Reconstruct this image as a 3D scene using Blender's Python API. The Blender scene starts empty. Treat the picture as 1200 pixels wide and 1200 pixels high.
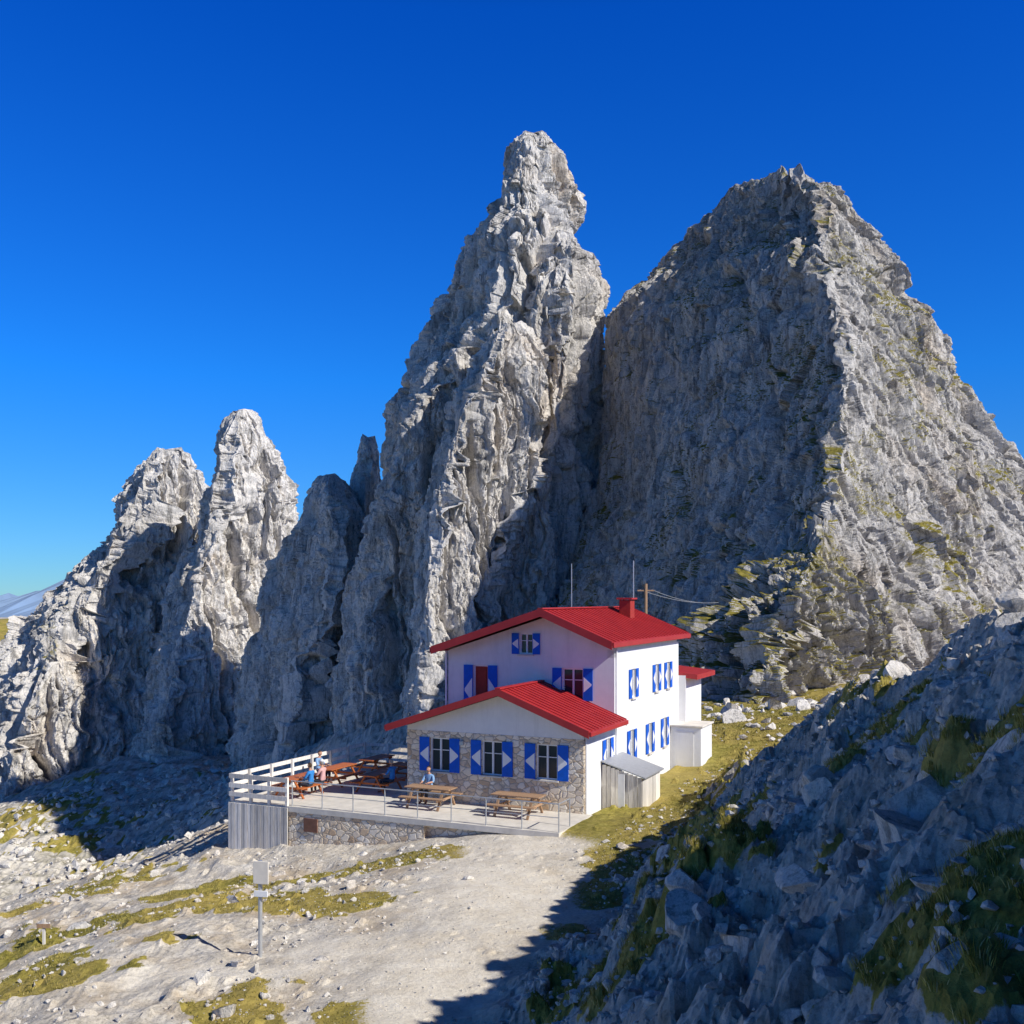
import bpy, math, random
import numpy as np
from mathutils import Vector, Matrix

random.seed(7); rng = np.random.default_rng(7)
scene = bpy.context.scene
F = 1230.0
CO = scene.collection

# ------------------------------------------------------------------ numpy noise
def _h(ix, iy, iz, s):
    h = (ix.astype(np.uint32)*np.uint32(374761393) + iy.astype(np.uint32)*np.uint32(668265263)
         + iz.astype(np.uint32)*np.uint32(2147483647) + np.uint32(s*1013904223 & 0xffffffff))
    h = (h ^ (h >> np.uint32(13)))*np.uint32(1274126177)
    h = (h ^ (h >> np.uint32(16)))*np.uint32(2246822519)
    h ^= h >> np.uint32(15)
    return h.astype(np.float64)/4294967295.0

def vnoise(x, y, z, s=0):
    fx, fy, fz = np.floor(x), np.floor(y), np.floor(z)
    ix, iy, iz = fx.astype(np.int64), fy.astype(np.int64), fz.astype(np.int64)
    tx, ty, tz = x-fx, y-fy, z-fz
    tx = tx*tx*(3-2*tx); ty = ty*ty*(3-2*ty); tz = tz*tz*(3-2*tz)
    def hh(a, b, c): return _h(ix+a, iy+b, iz+c, s)
    x00 = hh(0,0,0)*(1-tx)+hh(1,0,0)*tx
    x10 = hh(0,1,0)*(1-tx)+hh(1,1,0)*tx
    x01 = hh(0,0,1)*(1-tx)+hh(1,0,1)*tx
    x11 = hh(0,1,1)*(1-tx)+hh(1,1,1)*tx
    a = x00*(1-ty)+x10*ty
    b = x01*(1-ty)+x11*ty
    return a*(1-tz)+b*tz
def fbm(x, y, z, o=4, s=0, g=0.5):
    r = np.zeros_like(x); a = 1; t = 0
    for i in range(o):
        r += a*(vnoise(x, y, z, s+i)*2-1); t += a
        x = x*2.03+17.1; y = y*2.03+3.7; z = z*2.03+9.3; a *= g
    return r/t
def ridged(x, y, z, o=4, s=0, g=0.5):
    r = np.zeros_like(x); a = 1; t = 0
    for i in range(o):
        n = 1-np.abs(vnoise(x, y, z, s+i)*2-1); r += a*n*n; t += a
        x = x*2.1+7.7; y = y*2.1+5.3; z = z*2.1+1.9; a *= g
    return r/t
def worley(x, y, z, s=0):
    """returns F1, F2, a random value of the closest cell and a tilted-facet height of that cell"""
    ix, iy, iz = np.floor(x).astype(np.int64), np.floor(y).astype(np.int64), np.floor(z).astype(np.int64)
    f1 = np.full(x.shape, 9.0); f2 = np.full(x.shape, 9.0); v = np.zeros(x.shape); fc = np.zeros(x.shape)
    for a in (-1, 0, 1):
        for b in (-1, 0, 1):
            for c in (-1, 0, 1):
                jx, jy, jz = ix+a, iy+b, iz+c
                h1 = _h(jx, jy, jz, s+11); h2 = _h(jx, jy, jz, s+23); h3 = _h(jx, jy, jz, s+37)
                ox = jx+h1-x; oy = jy+h2-y; oz = jz+h3-z
                d = ox**2+oy**2+oz**2
                m = d < f1
                f2 = np.where(m, f1, np.minimum(f2, d)); f1 = np.where(m, d, f1)
                vv = (h1*7.13+h2*3.7+h3) % 1.0
                v = np.where(m, vv, v)
                fc = np.where(m, ((vv*17.3) % 1-.5)*ox+((vv*31.7) % 1-.5)*oy+((vv*53.9) % 1-.5)*oz, fc)
    return np.sqrt(f1), np.sqrt(f2), v, fc

# ------------------------------------------------------------------ mesh helpers
def fast_mesh(name, co, quads=None, tris=None, smooth=False):
    me = bpy.data.meshes.new(name)
    me.vertices.add(len(co)); me.vertices.foreach_set('co', np.ascontiguousarray(co, dtype=np.float32).ravel())
    loops = []; starts = []; n = 0
    if quads is not None and len(quads):
        loops.append(quads.ravel()); starts.append(np.arange(len(quads))*4); n = len(quads)*4
    if tris is not None and len(tris):
        loops.append(tris.ravel()); starts.append(n+np.arange(len(tris))*3)
    loops = np.concatenate(loops).astype(np.int32); starts = np.concatenate(starts).astype(np.int32)
    me.loops.add(len(loops)); me.loops.foreach_set('vertex_index', loops)
    me.polygons.add(len(starts)); me.polygons.foreach_set('loop_start', starts)
    me.update(calc_edges=True)
    me.polygons.foreach_set('use_smooth', np.full(len(starts), smooth, dtype=bool))
    me.update()
    return me
def add_obj(name, me, mat=None, parent=None):
    o = bpy.data.objects.new(name, me); CO.objects.link(o)
    if mat: me.materials.append(mat)
    if parent: o.parent = parent
    return o
def empty(name, loc=(0, 0, 0), rz=0):
    o = bpy.data.objects.new(name, None); CO.objects.link(o); o.location = loc; o.rotation_euler = (0, 0, rz)
    o.empty_display_size = 0.3
    return o
def poly_obj(name, verts, faces, mat, parent=None, bevel=0):
    me = bpy.data.meshes.new(name); me.from_pydata(verts, [], faces); me.update()
    o = add_obj(name, me, mat, parent)
    if bevel:
        b = o.modifiers.new('b', 'BEVEL'); b.width = bevel; b.segments = 1; b.limit_method = 'ANGLE'
    return o
def box_data(x0, x1, y0, y1, z0, z1):
    v = [(x0,y0,z0),(x1,y0,z0),(x1,y1,z0),(x0,y1,z0),(x0,y0,z1),(x1,y0,z1),(x1,y1,z1),(x0,y1,z1)]
    f = [(0,3,2,1),(4,5,6,7),(0,1,5,4),(1,2,6,5),(2,3,7,6),(3,0,4,7)]
    return v, f
def box(name, parent, x0, x1, y0, y1, z0, z1, mat, bevel=0):
    v, f = box_data(min(x0,x1), max(x0,x1), min(y0,y1), max(y0,y1), min(z0,z1), max(z0,z1))
    return poly_obj(name, v, f, mat, parent, bevel)
def multi_box(name, parent, boxes, mat, bevel=0):
    V, Fc = [], []
    for b in boxes:
        v, f = box_data(*b); k = len(V); V += v; Fc += [tuple(i+k for i in q) for q in f]
    return poly_obj(name, V, Fc, mat, parent, bevel)
def beam(p, q, w, h, up=(0, 0, 1)):
    p = Vector(p); q = Vector(q); d = (q-p).normalized(); s = d.cross(Vector(up))
    if s.length < 1e-4: s = d.cross(Vector((1, 0, 0)))
    s.normalize(); u = s.cross(d)
    v = [tuple(e+s*a*w/2+u*b*h/2) for e in (p, q) for a, b in ((-1,-1),(1,-1),(1,1),(-1,1))]
    return v, [(0,1,2,3),(7,6,5,4),(0,4,5,1),(1,5,6,2),(2,6,7,3),(3,7,4,0)]
def multi(name, parent, parts, mat, bevel=0):
    V, Fc = [], []
    for v, f in parts:
        k = len(V); V += list(v); Fc += [tuple(i+k for i in q) for q in f]
    return poly_obj(name, V, Fc, mat, parent, bevel)
def tube(p, q, r, n=8):
    p = Vector(p); q = Vector(q); d = (q-p).normalized(); s = d.cross(Vector((0, 0, 1)))
    if s.length < 1e-4: s = Vector((1, 0, 0))
    s.normalize(); u = s.cross(d); v = []
    for e in (p, q):
        for i in range(n):
            a = 2*math.pi*i/n; v.append(tuple(e+s*math.cos(a)*r+u*math.sin(a)*r))
    f = [(i, (i+1) % n, n+(i+1) % n, n+i) for i in range(n)]
    f += [tuple(reversed(range(n))), tuple(range(n, 2*n))]
    return v, f

# ------------------------------------------------------------------ materials
class NT:
    def __init__(s, name):
        s.m = bpy.data.materials.new(name); s.m.use_nodes = True; s.t = s.m.node_tree
        s.b = s.t.nodes['Principled BSDF']; s.tc = s.n('ShaderNodeTexCoord')
        s.b.inputs['Specular IOR Level'].default_value = 0.2
    def n(s, typ, **k):
        x = s.t.nodes.new(typ)
        for a, b in k.items(): setattr(x, a, b)
        return x
    def l(s, a, b): s.t.links.new(a, b)
    def coord(s, scale=(1, 1, 1), src='Object'):
        mp = s.n('ShaderNodeMapping'); mp.inputs['Scale'].default_value = scale
        s.l(s.tc.outputs[src], mp.inputs['Vector']); return mp.outputs['Vector']
    def noise(s, vec, scale, detail=5, rough=0.6, dist=0):
        x = s.n('ShaderNodeTexNoise'); x.inputs['Scale'].default_value = scale; x.inputs['Detail'].default_value = detail
        x.inputs['Roughness'].default_value = rough; x.inputs['Distortion'].default_value = dist
        s.l(vec, x.inputs['Vector']); return x.outputs['Fac']
    def vor(s, vec, scale, feature='F1', out='Distance', rnd=1):
        x = s.n('ShaderNodeTexVoronoi', feature=feature); x.inputs['Scale'].default_value = scale
        x.inputs['Randomness'].default_value = rnd
        s.l(vec, x.inputs['Vector']); return x.outputs[out]
    def ramp(s, fac, stops):
        x = s.n('ShaderNodeValToRGB'); r = x.color_ramp
        while len(r.elements) < len(stops): r.elements.new(0.5)
        for e, (p, c) in zip(r.elements, stops):
            e.position = p; e.color = (c, c, c, 1) if isinstance(c, (int, float)) else (*c, 1)
        s.l(fac, x.inputs['Fac']); return x.outputs['Color']
    def mix(s, fac, a, b, mode='MIX'):
        x = s.n('ShaderNodeMix', data_type='RGBA', blend_type=mode)
        for v, i in ((fac, 0), (a, 6), (b, 7)):
            if hasattr(v, 'links'): s.l(v, x.inputs[i])
            elif i == 0: x.inputs[0].default_value = v
            else: x.inputs[i].default_value = (*v, 1)
        return x.outputs[2]
    def math(s, op, a, b=0.0):
        x = s.n('ShaderNodeMath', operation=op)
        for v, i in ((a, 0), (b, 1)):
            if hasattr(v, 'links'): s.l(v, x.inputs[i])
            else: x.inputs[i].default_value = v
        return x.outputs[0]
    def bump(s, h, strength, dist, prev=None):
        x = s.n('ShaderNodeBump'); x.inputs['Strength'].default_value = strength; x.inputs['Distance'].default_value = dist
        s.l(h, x.inputs['Height'])
        if prev: s.l(prev, x.inputs['Normal'])
        return x.outputs['Normal']
    def done(s, col, rough=0.9, normal=None, metal=0):
        if hasattr(col, 'links'): s.l(col, s.b.inputs['Base Color'])
        else: s.b.inputs['Base Color'].default_value = (*col, 1)
        s.b.inputs['Roughness'].default_value = rough; s.b.inputs['Metallic'].default_value = metal
        if normal: s.l(normal, s.b.inputs['Normal'])
        return s.m
def plain(name, col, rough=0.7, var=0.15, scale=6, metal=0, bump=0.0):
    t = NT(name); v = t.coord(); n = t.noise(v, scale, 4, 0.65)
    c = t.ramp(n, [(0.3, tuple(x*(1-var) for x in col)), (0.7, tuple(min(1, x*(1+var)) for x in col))])
    nb = t.bump(t.noise(v, scale*6, 3), bump, 0.01) if bump else None
    return t.done(c, rough, nb, metal)

def rock_mat(name, k=1.0, albedo=0.40, grass=0.0, tint=(1, 0.94, 0.86), warmth=.5, lines=.6):
    t = NT(name); v = t.coord(); vs = t.coord((1, 1, 0.11))
    a = tuple(min(.95, albedo*c) for c in tint); lo = tuple(x*0.76 for x in a)
    c = t.ramp(t.noise(v, 0.10*k, 5, 0.62), [(0.32, lo), (0.5, a), (0.8, tuple(min(.97, x*1.12) for x in a))])
    warm = t.ramp(t.noise(v, 0.07*k, 3, 0.6, 0.6), [(0.52, 0.0), (0.72, warmth)])
    c = t.mix(warm, c, (min(.97, albedo*1.04), albedo*0.80, albedo*0.54))
    st = t.ramp(t.noise(vs, 0.9*k, 6, 0.75), [(0.38, 0.36), (0.49, 1.0)])
    c = t.mix(0.8, c, st, 'MULTIPLY')
    cr1 = t.ramp(t.noise(t.coord((1, 1, 0.20)), 0.42*k, 6, 0.62, .4), [(0.48, 1.0), (0.5, 0.25), (0.52, 1.0)])
    c = t.mix(lines, c, cr1, 'MULTIPLY')
    cr2 = t.ramp(t.noise(t.coord((.8, .8, 1.0)), 0.30*k, 6, 0.66, .5), [(0.488, 1.0), (0.5, 0.35), (0.512, 1.0)])
    c = t.mix(lines*.8, c, cr2, 'MULTIPLY')
    fine = t.ramp(t.noise(v, 3.4*k, 5, 0.8), [(0.37, 0.62), (0.5, 1.0), (0.66, 1.12)])
    c = t.mix(0.7, c, fine, 'MULTIPLY')
    if grass > 0:
        g = t.n('ShaderNodeNewGeometry'); sx = t.n('ShaderNodeSeparateXYZ'); t.l(g.outputs['Normal'], sx.inputs[0])
        nz = t.ramp(sx.outputs['Z'], [(0.40, 0.0), (0.58, 1.0)])
        gm = t.ramp(t.noise(v, 0.075*k, 5, 0.7), [(0.62-0.22*grass, 0.0), (0.67-0.22*grass, 1.0)])
        m = t.math('MULTIPLY', nz, gm)
        gc = t.ramp(t.noise(v, 1.4*k, 4, 0.7), [(0.3, (0.10, 0.09, 0.018)), (0.6, (0.30, 0.25, 0.05)), (0.8, (0.42, 0.34, 0.11))])
        c = t.mix(m, c, gc)
    nb = t.bump(t.noise(t.coord((1, 1, .4)), 1.3*k, 7, 0.76), 0.7, 0.75/k)
    return t.done(c, 0.95, nb)

M_peak = rock_mat('dolomite_peak_rock', 1.4, 0.61, 0.5)
M_outc = rock_mat('dolomite_outcrop_rock', 1.4, 0.66, 1.2)
M_spire = rock_mat('dolomite_spire_rock', 1.0, 0.76, 0.0)
M_far = rock_mat('dolomite_far_rock', 0.6, 0.80, 0.1)

# ------------------------------------------------------------------ mountains (lofted cliffs)
def W(px, py, Y):
    return np.array([(px-600)/F*Y, Y, (700-py)/F*Y])
def loft(name, levels, nv, nf, nb, mat, amp, k=1.0, seed=0, back=0.8, gul=1.0, jag=1.0, side=.5):
    nl = len(levels); K = (len(levels[0])-1)//2
    C = np.zeros((nl, K+2, 3))
    for i, lv in enumerate(levels):
        for j in range(K):
            C[i, j] = W(lv[1+2*j], lv[0], lv[2+2*j])
        wd = C[i, K-1, 0]-C[i, 0, 0]
        for j, src in ((K, K-1), (K+1, 0)):
            q = C[i, src].copy(); q[1] = max(C[i, :K, 1].max(), q[1])+max(1.0, wd*back)
            q[2] = C[i, :K, 2].mean(); q[0] += (-0.1 if j == K else 0.1)*wd
            C[i, j] = q
    C = C[::-1]           # bottom -> top
    s = np.concatenate([[0], np.cumsum(np.linalg.norm(np.diff(C.mean(1), axis=0), axis=1)+0.3)])
    rows = np.linspace(0, s[-1], nv)
    R = np.zeros((nv, K+2, 3))
    for j in range(K+2):
        for a in range(3): R[:, j, a] = np.interp(rows, s, C[:, j, a])
    seg = np.linalg.norm(np.roll(C, -1, axis=1)-C, axis=2).mean(0)
    cols = []
    fr = seg[:K-1]/seg[:K-1].sum()
    for j in range(K+2):
        n = max(4, int(nf*fr[j])) if j < K-1 else max(4, int(nb*seg[j]/seg[K-1:].sum()))
        for q in range(n): cols.append((j, q/n))
    nu = len(cols)
    G = np.zeros((nv, nu, 3))
    for c, (j, u) in enumerate(cols):
        G[:, c] = R[:, j]*(1-u)+R[:, (j+1) % (K+2)]*u
    for _ in range(max(2, nf//60)):
        G = (np.roll(G, 1, 1)+2*G+np.roll(G, -1, 1))/4
    du = np.roll(G, -1, 1)-np.roll(G, 1, 1); dv = np.gradient(G, axis=0)
    N = np.cross(du, dv); N /= np.linalg.norm(N, axis=2, keepdims=True)+1e-9
    cen = G.mean(1, keepdims=True)
    if ((G-cen)*N).sum() < 0: N = -N
    N[..., 2] *= .4
    wid = (G[:, :, 0].max(1)-G[:, :, 0].min(1))[:, None]
    A = np.minimum(amp, 0.13*wid+0.22); gd = gul*(A/amp)**1.5
    x, y, z = G[..., 0]/k, G[..., 1]/k, G[..., 2]/k
    w1 = fbm(x/7, y/7, z/9, 4, seed+50, .6)*2.4; w2 = fbm(x/7+5, y/7, z/9, 4, seed+60, .6)*2.4
    xs, ys = x+w1, y+w2
    d = fbm(x/16, y/16, z/40, 4, seed)*1.0-.40
    n = fbm(xs/12, ys/12, z/90, 2, seed+70); d -= np.exp(-(n/.07)**2)*2.1*gd
    n = fbm((xs+z*.22)/6, ys/6, z/40, 2, seed+75); d -= np.exp(-(n/.055)**2)*1.1*gd
    n = fbm(xs/3.2, ys/3.2, z/30, 2, seed+79); d -= np.exp(-(n/.06)**2)*.5*gd
    d += (ridged(xs/5, ys/5, z/30, 4, seed+19, 0.55)-.45)*1.3
    d += fbm(x/14, y/14, z/5.0, 2, seed+23, .5)*side
    f1, f2, cv, fc = worley(xs/3.6, ys/3.6, (z+w1*2)/16, seed)
    d += (cv-0.5)*0.75+fc*1.1
    f1, f2, cv, fc = worley((x+w1*.6)/1.3, (y+w2*.6)/1.3, (z+w2)/4.6, seed+3)
    d += (cv-0.5)*0.30+fc*.44-np.clip(0.10-(f2-f1), 0, .10)*1.5
    f1, f2, cv, fc = worley((x+w2*.3)/.55, y/.55, (z+w2*.3)/1.2, seed+6)
    d += (cv-0.5)*0.12+fc*.19
    d += fbm(x/1.0, y/1.0, z/2.4, 4, seed+12, .62)*.30
    G = G+N*(d*A)[..., None]
    topm = np.clip((rows-s[-1]*.86)/(s[-1]*.14), 0, 1)[:, None]
    G[..., 2] += fbm(x/3.0+9, y/3.0, z/3.0, 4, seed+14, .6)*A*0.28+topm*jag*amp*(ridged(x/5.5+3, y/5.5, z/30, 3, seed+33, .55)-.45)*2.4
    V = G.reshape(-1, 3)
    i = np.arange(nv-1)[:, None]*nu; j = np.arange(nu)[None]; j2 = (j+1) % nu
    Q = np.stack([i+j, i+j2, i+nu+j2, i+nu+j], -1).reshape(-1, 4)
    top = V[-nu:].mean(0)+np.array([0, 0, .4*k]); V = np.vstack([V, top]); tj = np.arange(nu)
    T = np.stack([(nv-1)*nu+tj, (nv-1)*nu+(tj+1) % nu, np.full(nu, len(V)-1)], -1)
    return add_obj(name, fast_mesh(name, V, Q, T), mat)

loft('rock_peak', [
 (205, 912,138, 928,121, 942,124),
 (213, 872,146, 935,118, 966,123),
 (222, 855,148, 950,115, 982,122),
 (240, 838,150, 962,112, 1003,121),
 (268, 799,152, 968,108, 1025,120),
 (300, 775,153, 960,104, 1050,119),
 (340, 733,154, 972,100, 1072,118),
 (370, 711,154, 987,97, 1098,117),
 (420, 700,153, 993,94, 1122,116),
 (480, 698,151, 987,91, 1158,115),
 (540, 696,149, 977,88, 1200,114),
 (600, 690,146, 973,85, 1250,112),
 (650, 672,142, 969,82, 1300,110),
 (700, 655,138, 960,80, 1350,108),
 (760, 640,134, 950,77, 1400,105),
 (830, 620,131, 940,74, 1450,102),
 (920, 600,128, 930,70, 1500,100)], 660, 780, 100, M_peak, 1.2, 0.8, 1, gul=.7, jag=1.05, side=.5)
loft('rocky_outcrop', [
 (628, 950,84, 968,82, 985,84),
 (645, 925,84, 960,80, 1000,84),
 (668, 885,83, 945,77, 1012,83),
 (700, 850,82, 930,74, 1025,82),
 (745, 822,81, 910,71.5, 1045,81),
 (790, 806,80, 895,69.5, 1070,80),
 (850, 790,79, 890,68, 1100,79)], 260, 380, 60, M_outc, 1.7, 0.55, 31, gul=1.2, side=1)
loft('rock_spire', [
 (157, 606,152, 614,149, 634,149, 646,152),
 (168, 592,153, 608,147, 640,146, 655,152),
 (195, 583,154, 606,146, 645,145, 668,153),
 (235, 572,157, 605,144, 658,143, 688,154),
 (262, 550,160, 604,142, 664,141, 698,155),
 (300, 528,163, 603,140, 672,139, 706,156),
 (335, 512,164, 598,139, 674,137, 714,157),
 (370, 500,164, 582,139, 672,136, 720,158),
 (430, 480,162, 518,140, 665,137, 720,158),
 (500, 457,160, 478,141, 655,137, 719,158),
 (600, 433,160, 450,141, 645,136, 716,158),
 (700, 410,160, 430,141, 635,136, 716,158),
 (800, 392,160, 415,140, 625,135, 720,158),
 (920, 375,160, 398,138, 620,133, 720,158)], 760, 500, 100, M_spire, 1.9, 1.0, 3, jag=.5, side=.7)
loft('rock_buttress', [
 (386, 590,135, 598,131, 612,133),
 (398, 574,136, 588,128, 630,133),
 (430, 550,137, 568,126, 650,132),
 (480, 527,137, 543,125, 648,131),
 (560, 503,138, 518,124, 632,130),
 (650, 490,138, 505,123, 612,129),
 (740, 480,137, 495,122, 600,128),
 (900, 465,136, 480,120, 588,127)], 480, 300, 60, M_spire, 1.6, 0.8, 5)
loft('rock_ridge', [
 (556, 378,182, 386,178, 394,182),
 (566, 366,183, 382,174, 405,182),
 (580, 354,184, 385,170, 420,182),
 (610, 342,186, 400,165, 440,182),
 (660, 318,188, 398,162, 450,180),
 (720, 300,190, 385,160, 450,178),
 (800, 282,192, 350,160, 450,176),
 (900, 262,194, 325,160, 450,170),
 (990, 245,194, 310,158, 450,165)], 360, 260, 60, M_spire, 2.0, 1.15, 7)
loft('rock_pinnacle', [
 (512, 425,190, 431,188, 438,190),
 (530, 414,190, 430,186, 446,190),
 (560, 408,190, 428,184, 449,190),
 (640, 398,190, 428,182, 455,190)], 120, 100, 30, M_spire, 1.6, 0.9, 9)
loft('rock_tower', [
 (484, 276,240, 284,237, 298,240),
 (492, 262,241, 275,234, 307,240),
 (510, 250,242, 268,231, 314,240),
 (545, 240,244, 262,229, 328,240),
 (580, 228,246, 254,228, 341,240),
 (620, 215,248, 245,226, 344,240),
 (680, 195,250, 230,222, 342,238),
 (760, 170,250, 210,216, 335,234),
 (850, 150,250, 190,208, 325,228),
 (980, 130,250, 170,200, 320,220)], 420, 340, 60, M_far, 2.9, 1.4, 11, jag=.5)
loft('rock_massif', [
 (531, 172,272, 190,268, 215,272),
 (545, 158,273, 180,262, 230,272),
 (590, 130,274, 160,258, 245,270),
 (650, 90,275, 125,255, 250,268),
 (700, 40,276, 90,250, 250,265),
 (760, -15,276, 55,245, 245,262),
 (850, -90,275, 20,235, 240,255),
 (980, -160,270, -10,222, 235,245)], 380, 420, 60, M_far, 3.5, 1.6, 13, jag=.7)

# ------------------------------------------------------------------ terrain
CP = np.array([
 (-2,5,-8.4),(-12,8,-9.5),(-25,10,-15),(0,20,-8.2),(-10,20,-8.9),(-10,26,-8.8),(-5.9,24.6,-8.4),(-2,28,-8.15),
 (-13.2,27,-9.8),(-17,35,-11.0),(-24.4,50,-14.6),(-21.1,52,-13.9),(-19.8,58,-14.6),(-17,60,-13.6),(-13.4,66,-12.6),(-12,75,-12.6),(-30,66,-21),(-24,74,-21),(-18,82,-19),
 (-44,90,-35),(-15.4,42,-11.2),(-14,100,-20),(-30,110,-33),(-22,95,-28),(-38,130,-38),(-27,128,-31),
 (-82,215,-33.7),(-47,165,-32),(-53.6,165,-34.9),(-38,158,-26.5),(-22.7,142,-18),(-13,128,-15.5),(-58.5,162,-38),(-61,155,-40),(-74,152,-39),(-68,185,-34.5),(-97.6,200,-40.6),
 (-9.5,36,-9.75),(-12,38,-10.1),(-13,44,-10.3),(-6,36.2,-9.2),(-3,34.5,-8.5),(0,33,-8.15),(2.5,34,-8.0),(2.6,38,-7.95),(0,44,-7.95),
 (5,42,-7.95),(8,47,-7.75),(9.4,50,-7.5),(14.6,60,-6.8),(22,68,-6.6),(12,72,-7.5),(5,60,-7.8),(-5,60,-9.5),(-5,50,-8.2),
 (5,30,-8.1),(8,36,-7.7),(12,42,-7.2),(20,45,-5.5),(20,30,-5),(40,40,-3),(40,10,-2),(60,60,-3),(90,90,-2),
 (3,22,-8.2),(10,15,-8),(20,0,-6),(0,-20,-8),(-30,-20,-20),(-60,20,-32),(-90,60,-44),(-110,130,-52),(-140,220,-55),(-60,60,-34),
 (0,90,-9),(30,90,-6),(0,200,-30),(100,200,-10),(-100,330,-50),(-170,400,-48),(-290,590,-14),(-340,640,-6),(-250,520,-30),(0,500,-60),(200,500,-60),(-400,200,-120),(-500,600,-60)
], dtype=float)
def _rbf_fit():
    n = len(CP); X = CP[:, :2]
    D = np.sqrt(((X[:, None]-X[None])**2).sum(-1)+9.0)
    A = np.zeros((n+3, n+3)); A[:n, :n] = D+np.eye(n)*-0.02
    P = np.c_[np.ones(n), X]; A[:n, n:] = P; A[n:, :n] = P.T
    return np.linalg.solve(A, np.r_[CP[:, 2], 0, 0, 0])
RB = _rbf_fit()
def sstep(a, b, x):
    t = np.clip((x-a)/(b-a), 0, 1); return t*t*(3-2*t)
def smax(a, b, k):
    h = np.clip(0.5+0.5*(a-b)/k, 0, 1); return b*(1-h)+a*h+k*h*(1-h)
def blobs(x, y, L):
    r = np.zeros_like(x)
    for (a, b, ra, rb, w) in L: r = np.maximum(r, w*np.exp(-(((x-a)/ra)**2+((y-b)/rb)**2)))
    return r
GR = [(-8.7,30.6,3.0,2.0,1.0),(-5.0,28.8,2.4,1.3,1.0),(-5,34.3,4.6,1.1,1.2),(-10.2,34.5,2.2,1.6,.85),(-5.8,21.4,1.4,1.4,1.1),(-2.9,20.6,1.1,1.2,1.1),(-11.6,24.6,2.6,1.8,.85),(-8.5,26,1.3,1.0,.7),
      (-14,31,2.4,2.0,.8),(-17,40,5,4,.8),(-24,56,6,6,.7),(4.6,41,2.6,7,1.7),(7.5,46,5,7,1.9),(12,58,9,13,1.9),(20,65,11,10,1.8),(3.2,35.6,2.4,1.9,1.25),(3.3,31.6,1.4,2.3,1.1),(2.2,28.5,1.1,2.1,1.0),(1.3,25,.9,1.5,.9),
      (3.15,7.2,.6,1.0,1.0),(2.6,5.9,.45,.7,1.0),(2.1,4.8,.3,.5,.95),(4.4,10.0,.7,1.3,.85),(3.0,14.6,.8,1.2,.95),(1.7,14.6,.7,1.3,.95),(5.6,14,.8,1.6,.85),(1.0,18.5,.8,1.7,.95),(3,22,.9,2,.85),(5.0,23,.8,2.2,.9),(4.5,27,.9,3,1.0),(6.5,19,.7,2.4,.85),(7.8,24,.7,3,.8),
      (-300,600,250,220,1.4),(-86,185,14,16,.85),(-70,165,10,8,.7),(-55,150,9,6,.7)]
PATHB = [(-.3,29,2.5,6,1.1),(-1.6,22,2.0,4,1.05),(0.5,34,3,2,1.0),(-6,23.6,4,.6,.85),(-3.6,25,2,1.0,.9)]
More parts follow.
